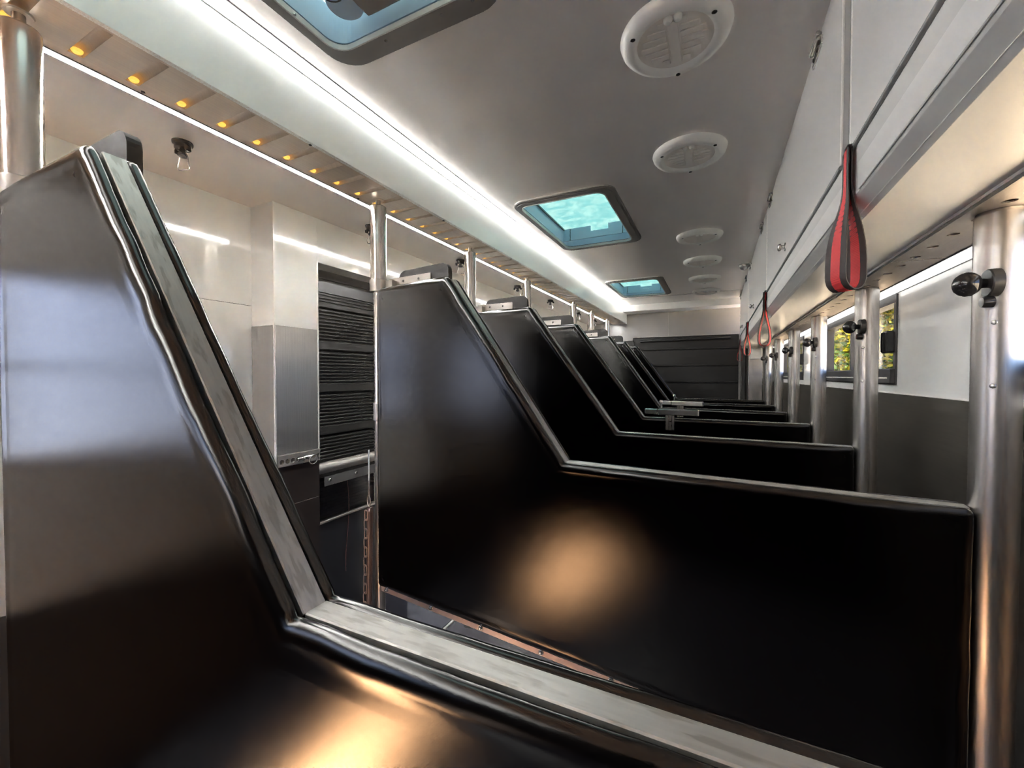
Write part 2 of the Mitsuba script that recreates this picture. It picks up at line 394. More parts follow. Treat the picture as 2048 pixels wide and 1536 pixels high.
# far wall and back wall
put('wall_far', cat(box(XL, -1.02, YF, YF + .06, -H, ZC), box(-1.02, .24, YF, YF + .06, .505, ZC), box(.24, XR + .05, YF, YF + .06, -H, ZC)), WALLG, kind='structure', label='grey far wall above the dark plank door')
put('wall_far__panel_joint', box(-.572, -.568, YF - .002, YF, .505, .83), mat('mat_joint', base_color=(.3, .28, .26), roughness=.5))
put('wall_back', box(XL, XR + .05, YB - .05, YB, -H, ZC), BOARD, kind='structure', label='wall behind the camera')
put('wall_back_001', box(XL - .03, XR + .05, YB, YF + .05, ZC + .36, ZC + .40), BOARD, kind='structure', label='outer roof skin') if False else None


# plank doors
def plank(y0, y1, z0, z1, ribs, horiz_axis='x', at=0.0):
    """one plank lying along y (horiz_axis x: thickness along x, front face at x = at) with a plain band below and ribs above."""
    g = .0025
    ms = [box(at - .03, at, y0, y1, z0 + g, z1 - g, .002)]
    if ribs:
        zz = np.linspace(z0 + .062, z1 - .012, ribs)
        for z in zz: ms.append(box(at - .002, at + .009, y0, y1, z - .0038, z + .0038, .0012))
        ms.append(box(at - .002, at + .010, y0, y1, z0 + .008, z0 + .05, .0015))
    return cat(*ms)


labels['door_1'] = {'kind': 'structure', 'label': 'dark ribbed plank ramp door behind the nearest left posts'}
put('door_1__plank', cat(box(-1.79, -1.757, YD0, YD1, .413, .52), box(-1.76, -1.748, YD0, YD1, .478, .483)), BLACKM)
put('door_1__plank_001', cat(box(-1.79, -1.76, YD0, YD1, .336, .411, .002), *[box(-1.762, -1.754, YD0, YD1, z - .004, z + .004) for z in (.404, .388, .373)], box(-1.762, -1.753, YD0, YD1, .34, .363, .001)), PLANK)
for i, (z0, z1) in enumerate([(.122, .334), (-.09, .122), (-.302, -.09), (-.514, -.302)]):
    put(f'door_1__plank_{i + 2:03d}', plank(YD0, YD1, z0, z1, 9, at=-1.758), PLANK)
DKB = mat('mat_dark_blue', base_color=(.004, .004, .007), roughness=.35)
put('door_1__backing', box(-1.825, -1.792, YD0 - .03, YD1 + .03, -H, ZD + .03), BLACKM)
put('door_1__lower_panel', cat(box(-1.79, -1.765, YD0, YD1, -.72, -.516), *[box(-1.766, -1.762, YD0, YD1, z - .004, z + .004) for z in np.arange(-.71, -.53, .016)]), DKB)
put('door_1__bottom_panel', box(-1.79, -1.75, YD0, YD1, -H, -.735, .003), mat('mat_door_grey', base_color=(.012, .0125, .016), roughness=.3))
put('door_1__edge_rail', box(-1.76, -1.738, YD0, YD1, -.735, -.722, .003), SATIN)
put('door_1__side_post', box(-1.735, -1.70, YD0 + .008, YD0 + .035, -H, -.59, .004), WALLST)
k = 'door_1'
put('door_1__cross_bar', cyl((-1.70, YD0 - .01, -.447), (-1.70, YD1, -.447), .026), SATIN, smooth=40)
put('door_1__bolt_plate', box(-1.692, -1.687, 1.385, 1.75, -.535, -.488, .001), mat('mat_bolt_plate', base_color=(.16, .16, .16), roughness=.35, metallic=.7))
bolt = shape(lathe([(0, 0), (.009, 0), (.009, .006), (.006, .009), (0, .0095)], (0, 0, 0), (1, 0, 0), 12), CHROME, 40)
for y, z in ((1.41, -.508), (1.575, -.507)):
    put(sub('door_1', 'bolt'), bolt, None, at=(-1.687, y, z))
put('door_1__cable', tube([(-1.745, 1.57 + .012 * math.sin(t * 5), -.53 - .5 * t) for t in np.linspace(0, 1, 24)], .0022, 6), mat('mat_cable', base_color=(.10, .035, .03), roughness=.5))

labels['door_2'] = {'kind': 'structure', 'label': 'dark horizontal plank door in the far wall'}
for i, (z0, z1) in enumerate([(.33, .505), (.118, .33), (-.094, .118), (-.306, -.094), (-.518, -.306), (-.73, -.518), (-H, -.73)]):
    put('door_2__plank' + (f'_{i:03d}' if i else ''), cat(box(-1.02, .24, YF + .012, YF + .04, z0 + .004, z1 - .004, .004), box(-1.02, .24, YF + .004, YF + .014, z0 + .006, z0 + .026, .002)), PLANK)
put('door_2__groove_backing', box(-1.02, .24, YF + .035, YF + .05, -H, .505), BLACKM)
put('door_2__roller', cyl((-.92, YF - .012, .455), (.15, YF - .012, .462), .016), BLACKP, smooth=40)
put('door_2__frame_post', box(.262, .312, YF - .06, YF, -H, .505, .006), BLACKM)


# airline track with ring on the pillar
k = name('lashing_track', 'short silver lashing track with scalloped holes and a ring on the steel pillar', 'track')
tp = sbox(1.118, -.385, YD0 - .002, -.338)
for y in np.arange(1.133, 1.32, .0255): tp = tp.difference(Point(y, -.366).buffer(.0105, quad_segs=5))
tp = tp.difference(sbox(1.10, -.3705, YD0 + .1, -.3615)) if False else tp
put(sub(k, 'rail'), slab(tp, 'x', XC + .0035, .009), SATIN)
put(sub(k, 'rail_back'), box(XC + .0025, XC + .0055, 1.118, YD0 - .002, -.386, -.337), WALLST)
put(sub(k, 'fitting'), cat(box(XC + .011, XC + .02, 1.235, 1.275, -.372, -.358, .003), box(XC + .011, XC + .017, 1.205, 1.235, -.37, -.361, .002)), CHROME)
put(sub(k, 'ring'), tube([(XC + .022 + .004 * math.cos(a), 1.278 + .021 * math.sin(a), -.378 + .021 * math.cos(a)) for a in np.linspace(0, 2 * np.pi, 28, endpoint=False)], .0028, 8, True), CHROME, True)

# ------------------------------------------------------------------ roof hatches
HG = .088
hl = ['nearest roof hatch at the top edge with a fan housing inside', 'middle roof hatch with frosted cyan glass beside the ceiling light strip', 'farthest roof hatch with frosted cyan glass before the far wall']
for i, ((x0, x1, y0, y1), (hx0, hx1, hy0, hy1)) in enumerate(zip(HATCH, HOLE)):
    k = name('roof_hatch', hl[i], 'roof hatch')
    o, q = rrect(x0, x1, y0, y1, .075), rrect(hx0 + .004, hx1 - .004, hy0 + .004, hy1 - .004, .05)
    put(sub(k, 'frame'), cat(slab(o.buffer(-.012).difference(q), 'z', ZC - .016, .016), slab(o.difference(o.buffer(-.012)), 'z', ZC - .012, .012)), GREYP)
    put(sub(k, 'bead'), slab(o.buffer(.003).difference(o.buffer(-.001)), 'z', ZC - .008, .008), SATIN)
    put(sub(k, 'inner_bead'), slab(q.difference(q.buffer(-.004)), 'z', ZC - .020, .014), LIPG)
    q2 = q.buffer(-.004)
    put(sub(k, 'shaft'), slab(q2.buffer(.012).difference(q2), 'z', ZC - .002, HG), SHAFT)
    if i:
        # blind cassette across the far side of the shaft, a finger notch in its upper edge
        n0 = (hx0 + hx1) / 2 + .03
        pr = sbox(hx0 + .012, ZC + .004, hx1 - .012, ZC + HG - .006).difference(sbox(n0 - .058, ZC + HG - .044, n0 + .052, ZC + .2).buffer(.004, quad_segs=3))
        put(sub(k, 'blind_cassette'), slab(pr, 'y', hy1 - .118, .010), SHAFT)
        put(sub(k, 'finger_grip'), box(n0 - .052, n0 + .046, hy1 - .108, hy1 - .092, ZC + HG - .050, ZC + HG - .044, .002), SWITCHW)
        for gx in (hx0 + .058, hx1 - .05):
            put(sub(k, 'sealing_gap'), box(gx - .0016, gx + .0016, hy1 - .1205, hy1 - .1170, ZC + .002, ZC + HG - .006), BLACKM)
        put(sub(k, 'guide_rail'), box(hx0 + .012, hx0 + .018, hy0 + .03, hy1 - .12, ZC + HG - .014, ZC + HG - .004), BLACKM)
        for gx in (hx0 + .03, hx1 - .13):
            put(sub(k, 'clip'), box(gx, gx + .014, hy0 + .012, hy0 + .03, ZC + .03, ZC + HG - .004, .002), SWITCHW)
    else:
        put(sub(k, 'fan_pillar'), cyl((-.845, .765, ZC + .015), (-.845, .765, ZC + .084), .045, 28, .004), SHAFT, smooth=40)
        put(sub(k, 'fan_housing'), cat(box(-.80, -.66, .56, .80, ZC - .012, ZC + .08, .012), box(-.80, -.50, .50, .70, ZC + .0, ZC + .078, .01)), GREYP)
        put(sub(k, 'pull_loop'), tube([(-.845 + .028 * math.cos(a), .72 + .028 * math.sin(a), ZC + .018) for a in np.linspace(0, 2 * np.pi, 22, endpoint=False)], .004, 8, True), BLACKM, True)
        for j in range(4):
            put(sub(k, 'louver'), box(-.62, -.53, .70 + .03 * j, .718 + .03 * j, ZC + .01 + .01 * j, ZC + .03 + .01 * j, .003), LIPG)
        sc = shape(lathe([(0, 0), (.004, 0), (.004, .0015), (0, .002)], (0, 0, 0), (0, 0, -1), 10), CHROME)
        for (sx, sy) in ((-.945, .70), (-.80, .862), (-.62, .862), (-.53, .862)):
            put(sub(k, 'screw'), sc, None, at=(sx, sy, ZC - .016))
    put(sub(k, 'glass'), trimesh.Trimesh([[hx0 - .01, hy0 - .01, ZC + HG], [hx1 + .01, hy0 - .01, ZC + HG], [hx1 + .01, hy1 + .01, ZC + HG], [hx0 - .01, hy1 + .01, ZC + HG]], [[0, 2, 1], [0, 3, 2]]), 'mat_frost' if i else 'mat_frost_pale', label='frosted cyan glass' if i else 'frosted pale glass')

# ------------------------------------------------------------------ round ceiling vents
VY = [1.205, 1.855, 2.975, 3.625, 4.285, 4.935]
R0 = .141
ringm = shape(lathe([(.094, -.012), (.096, -.018), (.104, -.026), (.114, -.0275), (.127, -.023), (.137, -.012), (.141, 0), (.094, 0), (.094, -.012)], (0, 0, 0), (0, 0, 1), 64), VENTW, 40)
platem = shape(lathe([(0, -.0175), (.0965, -.0175), (.0965, -.0), (0, 0)], (0, 0, 0), (0, 0, 1), 48), VENTI, 30)
barm = shape(box(-.013, .013, -.075, .078, -.0215, -.0165, .001), VENTI)
knobm = shape(lathe([(0, .0125), (.006, .012), (.010, .008), (.0115, 0), (0, 0)], (0, 0, 0), (0, 0, -1), 18), VENTW, 40)
holem = shape(lathe([(0, .0005), (.0055, .0005), (.0065, .0012), (.0035, .002), (0, .002)], (0, 0, 0), (0, 0, -1), 12), BOARD, 30)
louv = []
for j in range(7):
    yy = -.068 + j * .0225
    if abs(yy) > .084: continue
    for s in (-1, 1):
        xe = math.sqrt(max(.0845 ** 2 - max(abs(yy - .009), abs(yy + .009)) ** 2, .0004))
        x0, x1 = sorted((s * .0165, s * xe))
        m = box(x0, x1, yy - .0098, yy + .0094, -.0212, -.0170, .0014)
        m.apply_transform(trimesh.transformations.rotation_matrix(.06, [1, 0, 0], [0, yy, -.0185]))
        louv.append(shape(m, VENTI))
vl = ['largest white round ceiling vent at the top edge', 'second white round ceiling vent from the camera', 'third white round ceiling vent, beyond the middle hatch', 'fourth white round ceiling vent from the camera', 'fifth white round ceiling vent, next to the last', 'smallest white round ceiling vent nearest the far wall']
for i, y in enumerate(VY):
    k = name('ceiling_vent', vl[i], 'vent', 'round vents in a row on the ceiling')
    c = (-.109, y, ZC)
    put(sub(k, 'ring'), ringm, None, at=c); put(sub(k, 'plate'), platem, None, at=c); put(sub(k, 'slide_bar'), barm, None, at=c)
    for l in louv: put(sub(k, 'louver'), l, None, at=c)
    for dx in (-.0115, .0115): put(sub(k, 'finger_knob'), knobm, None, at=(c[0] + dx + .003, y - .083, ZC - .0175))
    for a in (215, 325, 90): put(sub(k, 'screw_hole'), holem, None, at=(c[0] + .118 * math.cos(math.radians(a)), y + .118 * math.sin(math.radians(a)), ZC - .0268))

# ------------------------------------------------------------------ overhead cabinets on the right
CB = [(-.9, 1.062), (1.132, 2.628), (2.636, 4.066), (4.074, 5.42)]
cl = ['overhead cabinet nearest the camera at the top right corner', 'second overhead cabinet from the camera on the right, between the first two straps', 'third overhead cabinet on the right, with the small latch before the second strap', 'farthest overhead cabinet on the right beside the far door']
latchm = shape(cat(lathe([(0, .026), (.010, .026), (.014, .023), (.0145, .017), (.008, .013), (.008, .004), (.0165, .003), (.0165, 0), (0, 0)], (0, 0, 0), (-1, 0, 0), 22)), CHROME, 35)
hingem = shape(cat(box(-.010, .002, -.035, .035, .0, .022, .003), cyl((-.008, -.045, .011), (-.008, .045, .011), .006, 12, .001), box(-.004, .002, -.055, .055, -.024, -.002, .001)), CHROME, 35)
screwm = shape(lathe([(0, .004), (.005, .003), (.006, 0), (0, 0)], (0, 0, 0), (-1, 0, 0), 12), BOARD, 35)
HY = [[.55], [1.385, 2.455], [2.90, 3.86], [4.35, 5.33]]
LY = [[-.2], [1.947], [3.498], [4.893]]
for i, (a, b) in enumerate(CB):
    a0, b0 = (a - .033 if i else a), (CB[i + 1][0] - .0335 if i < 3 else b)
    k = name('overhead_cabinet', cl[i], 'cabinet', 'overhead cabinets along the right side')
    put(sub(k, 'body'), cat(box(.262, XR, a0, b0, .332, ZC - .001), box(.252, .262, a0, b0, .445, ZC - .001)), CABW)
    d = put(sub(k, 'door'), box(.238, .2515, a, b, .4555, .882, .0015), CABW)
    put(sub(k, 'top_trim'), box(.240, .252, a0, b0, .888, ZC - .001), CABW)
    put(sub(d, 'edge_strip'), box(.2365, .2405, a - .003, a + .003, .456, .882, .001), SWITCHW)
    put(sub(d, 'edge_strip'), box(.2365, .2405, b - .003, b + .003, .456, .882, .001), SWITCHW)
    put(sub(k, 'seal'), cyl((.2385, a, .4505), (.2385, b, .4505), .0048, 10), SEAL, smooth=60)
    b1 = b0
    lp = slab(Polygon([(.240, .352), (.243, .348), (.271, .326), (.2718, .326), (.2718, .332), (.300, .332), (.300, .4455), (.240, .4455)]), 'y', a0, b1 - a0 - .002)
    put(sub(k, 'lip'), lp, LIPG)
    put(sub(k, 'lip_strip'), box(.2368, .2405, a0 + .003, b - .06, .352, .404, .0012), CABW)
    for y in HY[i]:
        h = put(sub(d, 'hinge'), hingem, None, at=(.238, y, .883))
        for dy in (-.04, -.012, .03): put(sub(d, 'hinge_screw'), screwm, None, at=(.234, y + dy, .871))
    for y in LY[i]: put(sub(d, 'latch'), latchm, None, at=(.238, y, .505))
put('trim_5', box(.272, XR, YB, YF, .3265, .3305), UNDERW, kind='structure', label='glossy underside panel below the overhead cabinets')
put('trim_6', box(.24, XR + .04, YB, -.95, .35, ZC), CABW, kind='structure', label='cabinet end behind the camera')

# straps
def strap(lab, y, ztop, zbot, spread, ang, w=.04, x=.2335, twist=0.0):
    k = name('pull_strap', lab, 'strap', 'red and black straps hanging from the overhead cabinets')
    L = ztop - zbot; n = 56
    s = np.linspace(0, 1, n)
    # teardrop loop in local (u, z): down one leg, round the bottom, up the other
    P = []
    for t in s:
        a = t * 2 - 1                                  # -1 .. 1
        zz = ztop - (L - spread / 2) * (1 - abs(a)) / .86 if abs(a) > .14 else None
        if zz is not None:
            f = (ztop - zz) / (L - spread / 2)
            u = math.copysign(.0025 + (spread / 2 - .0025) * smooth01((f - .30) / .62), a)
        else:
            q = a / .14 * math.pi / 2
            u = spread / 2 * math.sin(q); zz = zbot + spread / 2 * (1 - math.cos(q))
        P.append((u, zz))
    P = np.array(P)
    tw = [ang + twist * (1 - smooth01((ztop - z - L * .2) / (L * .6))) for z in P[:, 1]]

    def band(hw, th):
        V = []
        t = np.gradient(P, axis=0); t /= np.linalg.norm(t, axis=1, keepdims=True); nrm = np.stack([-t[:, 1], t[:, 0]], 1)
        for (u, z), m in zip(P, nrm):
            ca, sa = math.cos(tw[len(V) // 4]), math.sin(tw[len(V) // 4])
            for dn, dw in ((-th, -hw), (-th, hw), (th, hw), (th, -hw)):
                uu, zz = u + m[0] * dn, z + m[1] * dn
                V.append((x + uu * ca - dw * sa, y + uu * sa + dw * ca, zz))
        F = []
        for i in range(n - 1):
            for j in range(4):
                q = (i * 4 + j, i * 4 + (j + 1) % 4, (i + 1) * 4 + (j + 1) % 4, (i + 1) * 4 + j)
                F += [(q[0], q[1], q[2]), (q[0], q[2], q[3])]
        F += [(0, 1, 2), (0, 2, 3), (4 * n - 4, 4 * n - 2, 4 * n - 3), (4 * n - 4, 4 * n - 1, 4 * n - 2)]
        m = trimesh.Trimesh(np.array(V), F, process=False); trimesh.repair.fix_normals(m); return m
    put(sub(k, 'webbing'), band(w / 2, .0009), WEB, smooth=40)
    put(sub(k, 'red_stripe'), band(w * .22, .0013), WEBR, smooth=40)
    put(sub(k, 'anchor'), box(x - .003, x + .0072, y - .011, y + .011, ztop + .004, ztop + .0085, .001), WEB)


def smooth01(t):
    t = min(max(t, 0), 1); return t * t * (3 - 2 * t)


strap('nearest red and black strap hanging large in front of the second right post', 1.045, .447, .170, .052, math.radians(40), .042, .2300, math.radians(-40))
strap('second red and black strap from the camera, hanging in a thin open loop', 2.612, .447, .158, .055, math.radians(-28), .035, .2300)
strap('third red and black strap from the camera, a narrow red loop', 4.03, .447, .17, .05, math.radians(-30), .035, .2300)
strap('farthest red and black strap beside the far plank door', 5.30, .40, .16, .05, math.radians(-20), .03, .2300)

# dome on the ceiling corner
k = name('dome_lamp', 'small shiny dome fitting in the corner of the ceiling and the overhead cabinets', 'dome')
put(sub(k, 'base'), lathe([(0, .0), (.04, 0), (.04, .012), (.0, .012)], (.195, 3.92, ZC), (0, 0, -1), 26), SATIN, smooth=40)
put(sub(k, 'dome'), lathe([(.036, .012), (.034, .022), (.026, .034), (.012, .041), (0, .042)], (.195, 3.92, ZC), (0, 0, -1), 26), CHROME, smooth=60)

# perforated steel rail over the right posts
k = name('perforated_rail', 'long brushed steel rail with round holes along the tops of the right posts', 'rail')
HY_ = [1.167 + .0985 * j for j in range(-12, 44)]
segs = [(YB, 1.50), (1.503, 3.60), (3.603, 5.45)]
for a, b in segs:
    pp = sbox(.431, a, .546, b)
    for y in HY_:
        if a + .02 < y < b - .02: pp = pp.difference(Point(.469, y).buffer(.0105, quad_segs=5))
    put(sub(k, 'plate'), slab(pp, 'z', .313, .003), PLATE)
put(sub(k, 'edge'), box(.4285, .4315, YB, 5.45, .3125, .3195, .0008), SEAL)
put(sub(k, 'edge_bead'), box(.4275, .4315, YB, 5.45, .3196, .3262, .0008), SWITCHW)
put(sub(k, 'channel_lid'), box(.4315, XR, YB, 5.45, .3250, .3262), PLATE)

# ------------------------------------------------------------------ posts
RY = [.351 + .7805 * j for j in range(7)]
XP = .484
postm = shape(lathe([(0, -H), (.0345, -H), (.0345, .305), (.032, .3125), (0, .3125)], (0, 0, 0), (0, 0, 1), 64), STEEL, 30)
footm = shape(lathe([(0, -H), (.06, -H), (.06, -H + .008), (.037, -H + .012), (.0345, -H + .03), (0, -H + .03)], (0, 0, 0), (0, 0, 1), 32), SATIN, 30)
collm = shape(lathe([(.034, -.262), (.037, -.262), (.037, -.30), (.034, -.30), (.034, -.262)], (0, 0, 0), (0, 0, 1), 40), BLACKM, 30)
knb = shape(lathe([(0, .047), (.008, .046), (.015, .0425), (.0205, .036), (.0232, .0285), (.022, .020), (.017, .013), (.011, .0095), (.0085, .007), (.0085, .0)], (0, 0, 0), (-1, 0, 0), 32), BLACKP, 50)
flg = shape(cat(lathe([(0, .010), (.024, .010), (.026, .008), (.026, -.006), (0, -.006)], (0, 0, 0), (-1, 0, 0), 32)), BLACKM, 35)
thumb = shape(lathe([(0, .016), (.009, .016), (.010, .013), (.010, 0), (0, 0)], (0, 0, 0), (-1, 0, 0), 16), BLACKP, 35)
rvt = shape(lathe([(0, .003), (.0035, .002), (.0045, 0), (0, 0)], (0, 0, 0), (-.5, -.87, 0), 12), CHROME, 40)
pn = ['brushed steel post of the right row just outside the frame', 'nearest thick steel post at the right edge of the photo', 'second steel post of the right row, behind the nearest strap', 'third steel post of the right row, left of the big window', 'fourth steel post of the right row', 'fifth steel post of the right row', 'farthest steel post of the right row, near the far door']
for i, y in enumerate(RY):
    k = name('right_post'.replace('right_', 'steel_'), pn[i], 'post', 'thick steel posts along the right wall')
    put(sub(k, 'tube'), postm, None, at=(XP, y, 0)); put(sub(k, 'foot'), footm, None, at=(XP, y, 0))
    for z in (.10, -.02): put(sub(k, 'rivet'), rvt, None, at=(XP - .017, y - .030, z))
    put(sub(k, 'knob_flange'), flg, None, at=(XP - .020, y - .031, .174)); put(sub(k, 'ball_knob'), knb, None, at=(XP - .029, y - .031, .174), label='black ball knob')
    put(sub(k, 'thumb_screw'), thumb, None, at=(XP - .020, y - .032, .138))
XQ = -1.217
QY = [.311, 1.262, 1.95, 2.711, 3.78, 4.41, 5.118]
sleeve = shape(lathe([(0, .362), (.031, .362), (.031, .668), (.029, .672), (0, .672)], (0, 0, 0), (0, 0, 1), 56), STEELP, 30)
rod = shape(lathe([(0, .672), (.0098, .672), (.0098, .702), (0, .702)], (0, 0, 0), (0, 0, 1), 28), STEELP, 30)
rodcap = shape(lathe([(.0098, .697), (.020, .697), (.022, .6998), (.0098, .6998)], (0, 0, 0), (0, 0, 1), 28), BEAMW, 30)
collar = shape(lathe([(.030, .333), (.0335, .333), (.0345, .335), (.0345, .378), (.0335, .380), (.030, .380), (.030, .333)], (0, 0, 0), (0, 0, 1), 48), SATIN, 30)
pole = shape(lathe([(0, -H), (.0195, -H), (.0195, .34), (0, .34)], (0, 0, 0), (0, 0, 1), 44), STEELP, 30)
lowcol = shape(lathe([(.019, -.18), (.0235, -.18), (.0242, -.178), (.0242, -.112), (.0235, -.11), (.019, -.11), (.019, -.18)], (0, 0, 0), (0, 0, 1), 44), SATIN, 30)
base = shape(lathe([(0, -H), (.05, -H), (.05, -H + .01), (.024, -H + .016), (.024, -H + .03), (0, -H + .03)], (0, 0, 0), (0, 0, 1), 32), BLACKM, 30)
qn = ['thick polished post at the left edge of the photo', 'nearest full polished steel post of the left row, before the ribbed door', 'third polished post of the left row', 'fourth polished post of the left row', 'fifth polished post of the left row', 'sixth polished post of the left row', 'farthest polished post of the left row']
for i, y in enumerate(QY):
    k = name('telescopic_post', qn[i], 'post', 'polished telescopic posts carrying the partitions')
    p = (XQ, y, 0)
    put(sub(k, 'sleeve'), sleeve, None, at=p); put(sub(k, 'rod'), rod, None, at=p); put(sub(k, 'cover_ring'), rodcap, None, at=p)
    put(sub(k, 'collar'), collar, None, at=p); put(sub(k, 'pole'), pole, None, at=p); put(sub(k, 'lower_collar'), lowcol, None, at=p); put(sub(k, 'foot'), base, None, at=p)

# ------------------------------------------------------------------ padded partitions
PL = [.303, 1.258, 1.95, 2.711, 3.72, 4.40, 5.08]
PR = [.330, 1.132, 1.912, 2.693, 3.473, 4.254, 5.034]
pl_ = ['nearest black padded partition filling the lower left corner', 'second black padded partition from the camera, standing large in the middle', 'third black padded partition from the camera', 'fourth black padded partition, with the steel handle bar on its rail', 'fifth black padded partition, with a pale handle bar behind the fourth', 'sixth black padded partition from the camera', 'farthest black padded partition before the far plank door']
PROF = [(.0150, .014), (.0160, .004), (.0190, -.0015), (.0235, -.004), (.0285, -.003), (.0325, .001), (.0350, .007), (.0362, .014), (.0358, .020), (.0348, .026), (.0352, .034), (.0356, .048)]
for i in range(7):
    k = name('padded_partition', pl_[i], 'partition', 'black padded partitions in a row')
    A, B = V3(XQ, PL[i]), V3(XP, PR[i])
    L = np.linalg.norm(B - A); dx = (B - A) / L; dn = V3(dx[1], -dx[0])       # dn points to -y, the camera side
    U = lambda X: (X - XQ) / dx[0]

    def to3(u, v, d):
        q = A[None, :] + np.asarray(u)[:, None] * dx + np.broadcast_to(np.asarray(d, float), np.shape(u))[:, None] * dn
        return np.column_stack([q, v])
    zb0, zb1 = -.828, -.868
    out = rounded([(U(-1.189), zb0), (U(.446), zb1), (U(.446), -.263), (U(-.405), -.263), (U(-.842), .342), (U(-1.189), .334)], [.01, .01, .008, 0, .028, .03])
    P = resample(out, .016 if i < 2 else .05)
    inn = miter(P)
    nz = (meshkit.fbm(np.column_stack([P * 14, np.full(len(P), i * 7.3)]), 3, 5) - .5) if i < 3 else np.zeros(len(P))
    V, F = [], []
    rows = []
    for d, s in PROF:
        amp = .010 * math.exp(-((s - .012) / .02) ** 2)
        rows.append((P + inn * (s + nz * amp)[:, None] if np.ndim(nz) else P, d + nz * amp * .35))
    N = len(P)
    for side in (1, -1):
        o = len(V) and sum(len(v) for v in V)
        for Q, d in rows: V.append(to3(Q[:, 0], Q[:, 1], d * side))
        for r in range(len(rows) - 1):
            for j in range(N):
                q = (o + r * N + j, o + r * N + (j + 1) % N, o + (r + 1) * N + (j + 1) % N, o + (r + 1) * N + j)
                F += [(q[0], q[1], q[2]), (q[0], q[2], q[3])] if side == 1 else [(q[0], q[2], q[1]), (q[0], q[3], q[2])]
        Q, d = rows[-1]
        vv, ff = trimesh.creation.triangulate_polygon(Polygon(Q), engine='earcut')
        o2 = sum(len(v) for v in V)
        V.append(to3(vv[:, 0], vv[:, 1], np.full(len(vv), float(np.mean(d)) * side)))
        F += [tuple(o2 + t for t in f) for f in ff]
    body = trimesh.Trimesh(np.concatenate(V), F, process=False); body.merge_vertices(digits_vertex=6)
    trimesh.repair.fix_normals(body)
    put(sub(k, 'padding'), body, VINYL, smooth=50)
    # aluminium channel set into the edge: one piece on the slope, one on the rail
    def strip(u0, v0, u1, v1, lift, m0, m1, w=.0148):
        a, b = V3(u0, v0), V3(u1, v1); e = (b - a) / np.linalg.norm(b - a); nn = V3(-e[1], e[0])
        if nn[1] < 0: nn = -nn
        pts = []
        for d0 in (-w, w):
            for (c, m) in ((a, m0), (b, m1)):
                for h, ww in ((-.02, 0), (lift - .0015, 0), (lift, .0015)):
                    q = c + nn * h + V3(*m) * h
                    pts.append(to3([q[0]], [q[1]], d0 - math.copysign(ww, d0))[0])
        return trimesh.convex.convex_hull(np.array(pts))
    put(sub(k, 'edge_strip'), strip(U(-.838), .336, U(-.405), -.263, .004, (0, 0), (0, 0)), ALU, label='brushed aluminium strip on the slope')
    put(sub(k, 'edge_strip'), strip(U(-.400), -.263, U(.448), -.263, .004, (0, 0), (0, 0)), ALU, label='brushed aluminium strip on the low rail')
    put(sub(k, 'edge_strip'), strip(U(-1.16), .335, U(-.87), .341, -.002, (0, 0), (0, 0)), BLACKM)
    # bottom flat bar with bolts
    pts = [to3([u], [v], d)[0] for u, v0, v1 in ((U(-1.175), zb0 - .020, zb0 + .004), (U(.445), zb1 - .020, zb1 + .004)) for v in (v0, v1) for d in (-.006, .030)]
    put(sub(k, 'bottom_bar'), trimesh.convex.convex_hull(np.array(pts)), mat('mat_bar_copper', base_color=(.62, .50, .45), metallic=.8, roughness=.35) if 'mat_bar_copper' not in scene else 'mat_bar_copper')
    bl = lathe([(0, .011), (.004, .010), (.0055, .007), (.0055, .003), (.008, .003), (.008, 0), (0, 0)], (0, 0, 0), (dn[0], dn[1], 0), 14)
    bl = shape(bl, CHROME, 35)
    for j in range(7):
        X = -1.145 + .222 * j + .004 * (j % 2)
        q = to3([U(X)], [zb0 + (zb1 - zb0) * (X + 1.175) / 1.62 - .0075], .030)[0]
        put(sub(k + '__bottom_bar', 'bolt'), bl, None, at=q)
    # upright head board behind the padding and the plate that ties it to the post
    hb = rounded([(U(-1.15), .20), (U(-.89), .20), (U(-.89), .418), (U(-1.14), .412)], [.01, .01, .03, .035])
    vv = slab(Polygon(hb), 'y', 0, .022)
    w = to3(vv.vertices[:, 0], vv.vertices[:, 2], -.0375 - vv.vertices[:, 1])
    hbm = trimesh.Trimesh(w, vv.faces, process=False); trimesh.repair.fix_normals(hbm)
    put(sub(k, 'head_board'), hbm, BOARD, label='dark grey head board with rounded corners')

    def obox(u0, u1, v0, v1, d0, d1, b=.0):
        m = box(u0, u1, v0, v1, d0, d1, b); w = to3(m.vertices[:, 0], m.vertices[:, 1], m.vertices[:, 2]); m = trimesh.Trimesh(w, m.faces, process=False); trimesh.repair.fix_normals(m); return m
    br = put(sub(k, 'bracket'), cat(obox(.03, .245, .354, .388, -.0375, -.0335), obox(.026, .07, .345, .376, -.036, -.008)), SATIN)
    for u in (.105, .185):
        q = to3([u], [.372], -.0335)[0]; put(sub(br, 'screw'), shape(lathe([(0, .003), (.004, .002), (.005, 0), (0, 0)], (0, 0, 0), (dn[0], dn[1], 0), 12), BOARD, 35), None, at=q)
    put(sub(k, 'hinge_plate'), obox(.020, .045, -.19, -.09, -.012, .02, .002), BLACKM)
    if i in (3, 4):
        u0, u1 = U(-.40), U(-.09)
        ba = put(sub(k, 'handle_bar'), cat(obox(u0, u0 + .075, -.238, -.206, -.02, .02, .004), obox(u0 + .077, u1, -.242, -.205, -.024, .024, .005)), CHROME if i == 3 else SATIN, label='steel handle bar lying on the rail')
        put(sub(k, 'handle_bracket'), cat(obox(u0 + .125, u0 + .145, -.33, -.24, .034, .042, .002), obox(u0 + .160, u0 + .176, -.33, -.24, .034, .042, .002), obox(u0 + .14, u0 + .165, -.33, -.24, .032, .036)), WALLST)
        q = to3([u0 + .095], [-.2], 0.0)[0]
